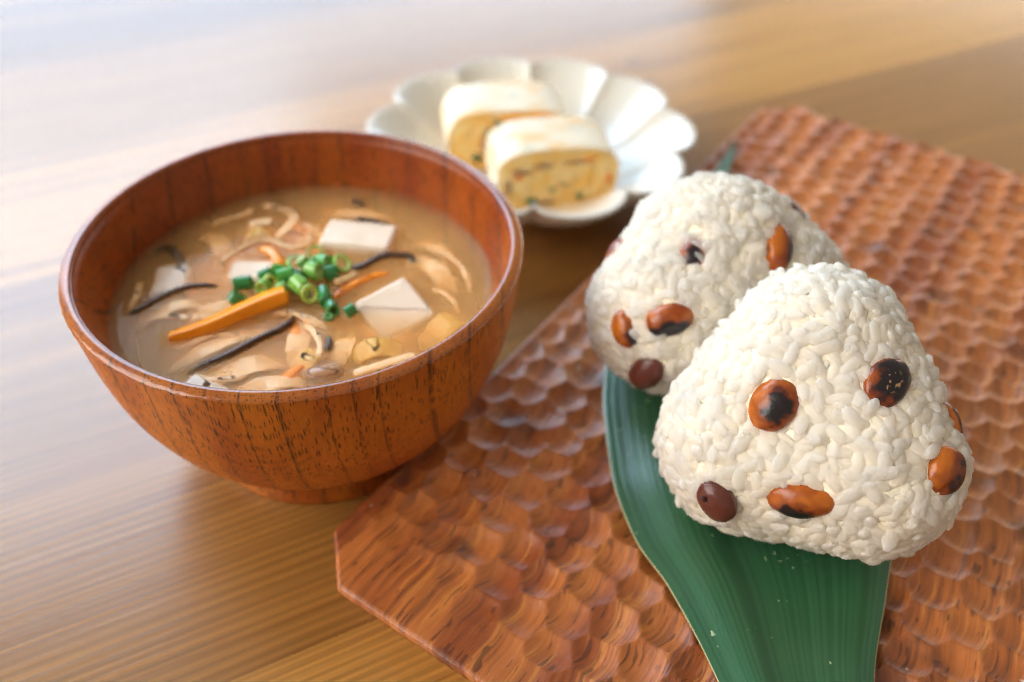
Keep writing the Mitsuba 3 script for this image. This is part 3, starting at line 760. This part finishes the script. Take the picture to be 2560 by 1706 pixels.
gv, gf = uvball(12, 8)
GRAINS = []
for k in range(7):
    r = np.random.default_rng(40 + k)
    L, Wd, H = r.uniform(5.2, 6.6), r.uniform(2.8, 3.4), r.uniform(1.8, 2.2)
    p = gv.copy()
    x = p[:, 2]
    tap = (1 - 0.10 * np.clip(x, 0, 1) ** 2) * (1 + 0.05 * np.sin(x * 4 + k))
    fat = np.sqrt(np.clip(1 - np.abs(x) ** 2.8, 0, 1)) / np.maximum(np.sqrt(np.clip(1 - x ** 2, 1e-9, 1)), 1e-4)
    fat = np.where(np.abs(x) > 0.999, 1, fat)
    q = np.stack([x * L / 2, p[:, 0] * Wd / 2 * tap * fat + 0.18 * (x ** 2) * r.choice([-1, 1]), p[:, 1] * H / 2 * tap * fat], 1)
    q += r.normal(0, 0.045, q.shape)
    GRAINS.append(q / 1000)


def frame(a, el, roll):
    n = np.array([math.sin(a) * math.cos(el), -math.cos(a) * math.cos(el), math.sin(el)])
    u = np.array([math.cos(a), math.sin(a), 0])
    v = np.cross(n, u)
    c, s = math.cos(roll), math.sin(roll)
    return np.stack([u * c + v * s, -u * s + v * c, n])


def bean_mesh(size, groove=False, seed=0):
    bv, bf = uvball(30, 20)
    r = np.random.default_rng(seed)
    p = np.stack([bv[:, 2], bv[:, 0], bv[:, 1]], 1)
    nz = meshkit.fbm(p * 1.4 + seed, 2, seed) - 0.5
    n3 = meshkit.fbm(p * 5 + seed, 2, seed + 3) - 0.5
    p2 = p * (1 + 0.20 * nz + 0.05 * n3)[:, None]
    uv = p[:, :2].copy()
    q = p2 * np.array(size) * [1.02, 1.0, 1] / 2 / 1000
    if groove:
        q[:, 2] -= 0.0009 * np.exp(-(p[:, 1] / 0.10) ** 2) * (p[:, 2] > 0)
    return q, bf, uv


def rice_ball(label, c, fr, Wd, Hh, Dp, R, beans, seed):
    root = thing('rice_ball', label, 'rice ball')
    r = np.random.default_rng(seed)
    loc = [(x, y, d) for d in (-Dp / 2 + R, Dp / 2 - R) for x, y in ((-Wd / 2 + R, -Hh / 2 + R), (Wd / 2 - R, -Hh / 2 + R), (0, Hh / 2 - R))]
    hullm = tm(rounded_block(loc, R, 40))
    hullm = hullm.subdivide_to_size(0.004)
    hullm = wobble(hullm, 0.0018, 60, seed)
    near_, _, _ = trimesh.proximity.closest_point(hullm, np.array([b['at'] for b in beans]) / 1000)
    beans = [{**b, 'at': tuple(p * 1000)} for b, p in zip(beans, near_)]      # every bean sits in the ball's own surface
    core = hullm.copy()
    core = core.subdivide()
    core = wobble(core, 0.0002, 330, seed + 9)
    core.vertices = core.vertices - core.vertex_normals * 0.0006
    M = np.eye(4)
    M[:3, :3], M[:3, 3] = fr.T, c
    core.apply_transform(M)
    put('core', core, 'rice_core', root, 60)
    state = np.random.get_state()
    np.random.seed(seed)
    P, fi = trimesh.sample.sample_surface(hullm, 26000, seed=seed)
    np.random.set_state(state)
    Nn = hullm.face_normals[fi]
    # greedy spacing
    kd = cKDTree(P)
    alive = np.ones(len(P), bool)
    keep = []
    for k in range(len(P)):
        if alive[k]:
            keep.append(k)
            alive[kd.query_ball_point(P[k], 0.0018)] = False
    P, Nn = P[keep], Nn[keep]
    # clear the grains that would lie on top of a bean
    for b in beans:
        pos, nrm = np.array(b['at']) / 1000, np.array(b['n'])
        d = P - pos
        s = np.array(b['size']) / 2000
        ax = bean_axes(b)
        e = ((d @ ax[0]) / (s[0] + 0.0006)) ** 2 + ((d @ ax[1]) / (s[1] + 0.0006)) ** 2
        hide = (e < b.get('clear', 1.0)) & (np.abs(d @ ax[2]) < 0.008)
        P, Nn = P[~hide], Nn[~hide]
    mats, vis = [], []
    for k in range(len(P)):
        n = Nn[k] + r.normal(0, 0.16, 3)
        n /= np.linalg.norm(n)
        t = np.cross(n, r.normal(size=3))
        t /= np.linalg.norm(t)
        t = t + n * r.normal(0, 0.20)
        t /= np.linalg.norm(t)
        b_ = np.cross(n, t)
        b_ /= np.linalg.norm(b_)
        n2 = np.cross(t, b_)
        off = r.uniform(-0.0012, -0.0002)
        G = np.eye(4)
        s = r.uniform(0.72, 1.08)
        G[:3, 0], G[:3, 1], G[:3, 2] = t * s, b_ * s, n2 * s
        G[:3, 3] = P[k] + Nn[k] * off
        G = M @ G
        mats.append(G)
        wn = fr.T @ Nn[k]
        to = EYE - G[:3, 3]
        dd = np.linalg.norm(to)
        vis.append((wn @ to / dd) / dd ** 2 + off * 8000)
    order = np.argsort(-np.array(vis))
    which = r.integers(0, len(GRAINS), len(P))
    rest_v, rest_f, at = [], [], 0
    for rank, k in enumerate(order):
        g = GRAINS[which[k]] @ mats[k][:3, :3].T + mats[k][:3, 3]
        if rank < 300:
            put('rice_grain', trimesh.Trimesh(g, gf, process=False), 'rice_grain', root, True)
        else:
            rest_v.append(g)
            rest_f.append(gf + at)
            at += len(g)
    put('packed_rice', trimesh.Trimesh(np.vstack(rest_v), np.vstack(rest_f), process=False), 'rice_grain', root, True, 'sticky white rice grains packed together', kind='stuff')
    for b in beans:
        q, bf, uv = bean_mesh(b['size'], b.get('groove', False), b.get('seed', 1))
        uv = uv * np.array(b.get('flip', (1, 1))) + np.array(b.get('shift', (0, 0)))
        ax = bean_axes(b)
        p = q @ ax + np.array(b['at']) / 1000 + np.array(b['n']) * b.get('out', 0) / 1000
        p = p @ fr + c
        k = key_for('soybean', root)
        scene[k] = mikit.ply(trimesh.Trimesh(p, bf, process=False), b.get('mat', 'bean_skin'), True, uv=uv)
        tag(k, b['label'])
        if b.get('hilum'):
            hv, hf = uvball(12, 8)
            h = hv * [0.0009, 0.0005, 0.0004] + [0.003, 0.0, b['size'][2] / 2000]
            h = (h @ ax + np.array(b['at']) / 1000 + np.array(b['n']) * b.get('out', 0) / 1000) @ fr + c
            put('hilum', trimesh.Trimesh(h, hf, process=False), 'bean_hilum', k, True)
    return root


def bean_axes(b):
    n = np.array(b['n'], float)
    n /= np.linalg.norm(n)
    a = math.radians(b['rot'])
    x = np.array([math.cos(a), math.sin(a), 0.0])
    x = x - n * (x @ n)
    x /= np.linalg.norm(x)
    return np.stack([x, np.cross(n, x), n])


B1 = [dict(at=(-6.8, -1.1, 21.5), n=(-.15, .1, .98), size=(12.0, 10.0, 6.0), rot=70, out=-1.0, seed=1, shift=(.40, .15), clear=.8, label='orange roasted soybean with a black scorched spot, at the centre left of the face'),
      dict(at=(15.3, 6.7, 18.6), n=(.45, .2, .87), size=(12.0, 9.4, 5.6), rot=52, out=-1.0, seed=2, mat='bean_flecked', flip=(.65, .65), shift=(.25, -.2), clear=.8, label='dark brown roasted soybean with pale flecks, at the upper right of the face'),
      dict(at=(1.6, -20.9, 19.2), n=(.05, -.35, .93), size=(14.0, 8.6, 6.4), rot=8, out=-1.2, seed=3, shift=(.52, .40), clear=.8, label='long roasted soybean lying level at the bottom of the face, dark underneath'),
      dict(at=(-15.8, -23.4, 16.4), n=(-.23, -.6, .76), size=(10, 8.5, 6.0), rot=115, out=0.2, seed=4, mat='bean_dark', hilum=True, clear=.5, label='dark maroon soybean half covered by rice at the lower left'),
      dict(at=(29.3, -10.0, 13.6), n=(.75, -.1, .65), size=(10.5, 9.6, 6.4), rot=62, out=-1.2, seed=5, groove=True, flip=(.6, .6), shift=(.62, .3), clear=.75, label='split roasted soybean with a dark groove at the right edge'),
      dict(at=(29.8, 1.0, 6.2), n=(.85, .4, .32), size=(9, 6, 5), rot=100, out=-1.2, seed=6, flip=(0, -3), clear=.5, label='sliver of orange soybean at the far right edge')]
B2 = [dict(at=(7.2, 4.8, 22.4), n=(.3, .1, .95), size=(13.5, 8.4, 6.4), rot=62, out=-1.0, seed=7, flip=(.6, 1), shift=(.25, .42), clear=.8, label='glossy roasted soybean, orange on the left and black on the right'),
      dict(at=(-24.6, -6.7, 19.2), n=(-.45, 0, .9), size=(12, 8.4, 6), rot=2, out=-1.0, seed=8, flip=(.7, 1), shift=(.45, .38), clear=.8, label='level roasted soybean with a black lower edge'),
      dict(at=(-32.3, -7.4, 11.9), n=(-.75, 0, .65), size=(10, 8, 6), rot=95, out=-1.2, seed=9, shift=(.75, .5), clear=.45, label='orange soybean partly covered by a rice grain at the left edge'),
      dict(at=(-15.4, 8.0, 20.0), n=(-.45, .4, .8), size=(9, 7, 5), rot=70, out=-1.5, seed=10, flip=(-1, 1), clear=.12, label='soybean nearly buried under rice grains in the middle'),
      dict(at=(-24.2, 12.2, -4.6), n=(-.7, .67, -.1), size=(9, 6, 5), rot=30, out=-1.2, seed=11, flip=(-3, 3), clear=.4, label='small bright orange bit of soybean at the left edge'),
      dict(at=(20.0, 13.4, 11.6), n=(.6, .6, .5), size=(9, 8, 6), rot=110, out=-1.2, seed=12, mat='bean_dark', clear=.6, label='small dark soybean tip at the upper right edge'),
      dict(at=(-28.6, -18.8, 10.5), n=(-.7, -.45, .5), size=(12, 8, 6), rot=40, out=0.2, seed=13, mat='bean_dark', clear=.6, label='dark soybean at the bottom left resting on the leaf'),
      dict(at=(-20.8, -22.4, 13.2), n=(-.35, -.72, .6), size=(8, 6, 5), rot=70, out=0.2, seed=14, mat='bean_dark', clear=.4, label='dark soybean tip at the bottom next to the front rice ball')]
rice_ball('front triangular rice ball with roasted soybeans, lying on the leaf nearest the viewer', np.array([0.1253, -0.0402, 0.0506]), frame(-.5044, .7462, .2278), .0688, .0652, .0434, .0212, B1, 5)
rice_ball('back triangular rice ball with roasted soybeans, behind the front one and beside the bowl', np.array([0.1101, 0.0099, 0.0475]), frame(.3982, .7126, -.0369), 0.0722, .0580, .0400, .0226, B2, 6)

# ------------------------------------------------------------------ flower plate
PC = np.array([0.0609, 0.1360])
PH = 0.024


def scallop(a):
    return np.abs(np.cos(5 * (a - math.radians(1.0))))


def plate_r(a):
    return 0.0553 + 0.0098 * np.sqrt(np.clip(scallop(a), 0, 1))


na, = (400,)
aa = np.arange(na) * 2 * np.pi / na
ra = plate_r(aa)
sc = scallop(aa)
prof_in = [(0.0, .0052), (.25, .0052), (.45, .0058), (.58, .0082), (.70, .0125), (.82, .0178), (.92, .0222), (.975, .0240), (.995, .0244), (1.008, .0240)]
prof_out = [(1.008, .0232), (.985, .0214), (.93, .0180), (.84, .0130), (.72, .0078), (.60, .0042), (.50, .0030), (.48, .0006), (.46, .0), (.43, .0), (.42, .0022), (0.0, .0022)]
prof = prof_in + prof_out
v = []
for i, (k, z) in enumerate(prof):
    w = np.clip((k - 0.42) / 0.58, 0, 1)
    r = k * ((1 - w) * 0.0635 + w * ra)
    dish = 0.0013 * w ** 2 * (1 - sc) ** 1.5 * (k < 1.0) if i < len(prof_in) else 0.0016 * w * (1 - sc) ** 1.5
    dish = dish * (1 - 0.6 * (k > 0.97))
    v.append(np.c_[PC[0] + r * np.cos(aa), PC[1] + r * np.sin(aa), z + dish])
v = np.vstack(v)
i, j = np.meshgrid(np.arange(len(prof) - 1), np.arange(na), indexing='ij')
qd = np.stack([i * na + j, (i + 1) * na + j, (i + 1) * na + (j + 1) % na, i * na + (j + 1) % na], -1).reshape(-1, 4)
plate = trimesh.Trimesh(v, np.vstack([qd[:, [0, 1, 2]], qd[:, [0, 2, 3]]]), process=False)
bs('porcelain', two(pr(rgb(0.70, 0.66, 0.58), 0.18, 0.5, clearcoat=0.3)))
put('flower_plate', plate, 'porcelain', None, 50, 'small white flower shaped plate with scalloped petals holding egg rolls', 'plate')

# ------------------------------------------------------------------ rolled omelette pieces
def egg_skin_color(p, n, uv):
    f = fbm(p.x * 130, p.y * 130, p.z * 130)
    c = mix((0.80, 0.70, 0.52), (0.80, 0.50, 0.20), smoothstep(0.45, 0.75, f) * 0.8)
    g = smoothstep(0.66, 0.76, fbm(p.x * 170 + 9, p.y * 170, p.z * 170, 2))
    return mix(c, (0.42, 0.50, 0.42), g * 0.5)


def egg_cut_color(p, n, uv):
    # uv = across, up (mm) on the cut: thin layers rolled up
    x, y = uv.x / 24, uv.y / 12.5
    rr = dr.sqrt(dr.square(dr.square(x)) + dr.square(dr.square(y)))
    rr = dr.sqrt(rr)
    turn = dr.atan2(y, x) / (2 * math.pi)
    u = rr * 3.6 - turn + 0.25 * (noise(x * 3, y * 3, 2) - 0.5)
    f = u - dr.floor(u)
    seam = smoothstep(0.16, 0.03, dr.minimum(f, 1 - f))
    b = fbm(p.x * 240, p.y * 240, p.z * 240)
    c = mix((0.90, 0.53, 0.12), (0.93, 0.68, 0.29), smoothstep(0.3, 0.7, b))
    c = mix(c, (0.40, 0.22, 0.09), seam * 0.45 * smoothstep(0.3, 0.7, noise(x * 4 + 5, y * 4, 3)))
    return c


bs('egg_skin', two(pr(proc(egg_skin_color), 0.45, 0.4)))
bs('egg_cut', two(pr(proc(egg_cut_color), 0.42, 0.4)))
bs('herb', pr(rgb(0.020, 0.11, 0.035), 0.3, 0.5))
bs('egg_bit_brown', pr(rgb(0.34, 0.19, 0.095), 0.4, 0.4))
bs('egg_bit_orange', pr(rgb(0.75, 0.20, 0.02), 0.35, 0.4))


def egg_roll(label, c, rot, w, h, d, bits, seed):
    root = thing('egg_roll', label, 'egg roll', 'slices of rolled omelette on the flower plate')
    n = 72
    th = np.arange(n) * 2 * np.pi / n
    ex = np.sign(np.cos(th)) * np.abs(np.cos(th)) ** 0.55 * w / 2
    ez = np.sign(np.sin(th)) * np.abs(np.sin(th)) ** 0.62 * h / 2
    g = meshkit.fbm(np.c_[np.cos(th), np.sin(th), th * 0 + seed] * 1.5, 2, seed) - 0.5
    ex, ez = ex * (1 + 0.10 * g), ez * (1 + 0.10 * g)
    a = math.radians(rot)
    fx, fy = np.array([math.cos(a), math.sin(a), 0]), np.array([-math.sin(a), math.cos(a), 0])

    def world(x, y, z):
        return np.array(c) / 1000 + (np.outer(x, fx) + np.outer(y, fy) + np.outer(z, [0, 0, 1])) / 1000
    ys = np.r_[-d / 2, -d / 2 + .25, np.linspace(-d / 2 + 1, d / 2 - 1, 9), d / 2 - .25, d / 2]
    sh = np.r_[.965, .99, np.ones(9), .99, .965]
    v = np.vstack([world(ex * s + 0.3 * np.sin(y), np.full(n, y), ez * s) for y, s in zip(ys, sh)])
    i, j = np.meshgrid(np.arange(len(ys) - 1), np.arange(n), indexing='ij')
    q = np.stack([i * n + j, i * n + (j + 1) % n, (i + 1) * n + (j + 1) % n, (i + 1) * n + j], -1).reshape(-1, 4)
    m = wobble(trimesh.Trimesh(v, np.vstack([q[:, [0, 1, 2]], q[:, [0, 2, 3]]]), process=False), 0.00035, 160, seed)
    put('skin', m, 'egg_skin', root, 50)
    for sgn in (-1, 1):
        ks = np.linspace(0, 1, 26)
        pts, uvs = [], []
        for k in ks:
            x, z = ex * .972 * k, ez * .972 * k
            rr = ((x / 24) ** 4 + (z / 12.5) ** 4) ** 0.25
            u = rr * 3.6 - np.arctan2(z / 12.5, x / 24) / (2 * np.pi)
            f = u - np.floor(u)
            groove = np.exp(-(np.minimum(f, 1 - f) / 0.07) ** 2) * 0.35
            y = sgn * (d / 2 + 0.15 - groove + 0.5 * (1 - k ** 2))
            pts.append(world(x, np.broadcast_to(y, x.shape) if np.ndim(y) == 0 else y, z) if False else np.array(c) / 1000 + (np.outer(x, fx) + np.outer(y, fy) + np.outer(z, [0, 0, 1])) / 1000)
            uvs.append(np.c_[x, z])
        i, j = np.meshgrid(np.arange(len(ks) - 1), np.arange(n), indexing='ij')
        q = np.stack([i * n + j, (i + 1) * n + j, (i + 1) * n + (j + 1) % n, i * n + (j + 1) % n], -1).reshape(-1, 4)
        if sgn < 0:
            q = q[:, ::-1]
        kk = key_for('cut_face', root)
        scene[kk] = mikit.ply(trimesh.Trimesh(np.vstack(pts), np.vstack([q[:, [0, 1, 2]], q[:, [0, 2, 3]]]), process=False), 'egg_cut', True, uv=np.vstack(uvs))
    bv, bf = uvball(14, 8)
    for name, mat, x, z, sx, sz in bits:
        q = bv * [sx / 2, 0.7, sz / 2]
        y = -(d / 2 + 0.55)
        put(name, trimesh.Trimesh(world(q[:, 0] + x, q[:, 1] + y, q[:, 2] + z), bf, process=False), mat, root, True)


HB, MB, CB = ('herb_bit', 'herb'), ('mushroom_bit', 'egg_bit_brown'), ('carrot_bit', 'egg_bit_orange')
egg_roll('front slice of rolled omelette on the flower plate, its whole cut face showing', (68.5, 118.5, 18.9), 11, 48, 25.5, 25,
         [(*HB, -10, -8.5, 4.5, 3.6), (*HB, 9, -8, 3.6, 2.6), (*HB, -2, -4, 2.6, 2), (*MB, -14, 4.5, 8, 2.4), (*MB, -19, -2, 2.6, 8), (*MB, -6, 6.5, 9, 2.0), (*MB, -5, -9.5, 9, 2.4), (*MB, 6, 7.2, 10, 1.6), (*CB, -15, 2.0, 3.4, 2.2), (*CB, 20, -1, 2, 5), (*CB, 12, 8.2, 5, 1.6), (*MB, 2, -2, 5, 1.6)], 1)
egg_roll('back slice of rolled omelette on the flower plate, half hidden by the front slice', (50.0, 147.5, 18.9), 9, 49, 25.5, 26,
         [(*HB, -13, -7, 4.5, 4), (*HB, -8, 4, 4, 4), (*HB, -5, 8, 3, 3), (*MB, -10, -1, 3, 7), (*MB, 3, 5, 8, 2)], 2)

# ------------------------------------------------------------------ drops on the board
bs('water', {'type': 'dielectric', 'int_ior': 1.33, 'ext_ior': 1.0})
for lab, x, y, r in (('small wet drop on the board below the right side of the bowl', 0.0455, -0.0345, 2.2),):
    dv, df = uvball(24, 14)
    put('water_drop', trimesh.Trimesh(dv * [r / 1000, r * .8 / 1000, 0.0007] + [x, y, 0.0153], df, process=False), 'water', None, True, lab, 'drop')
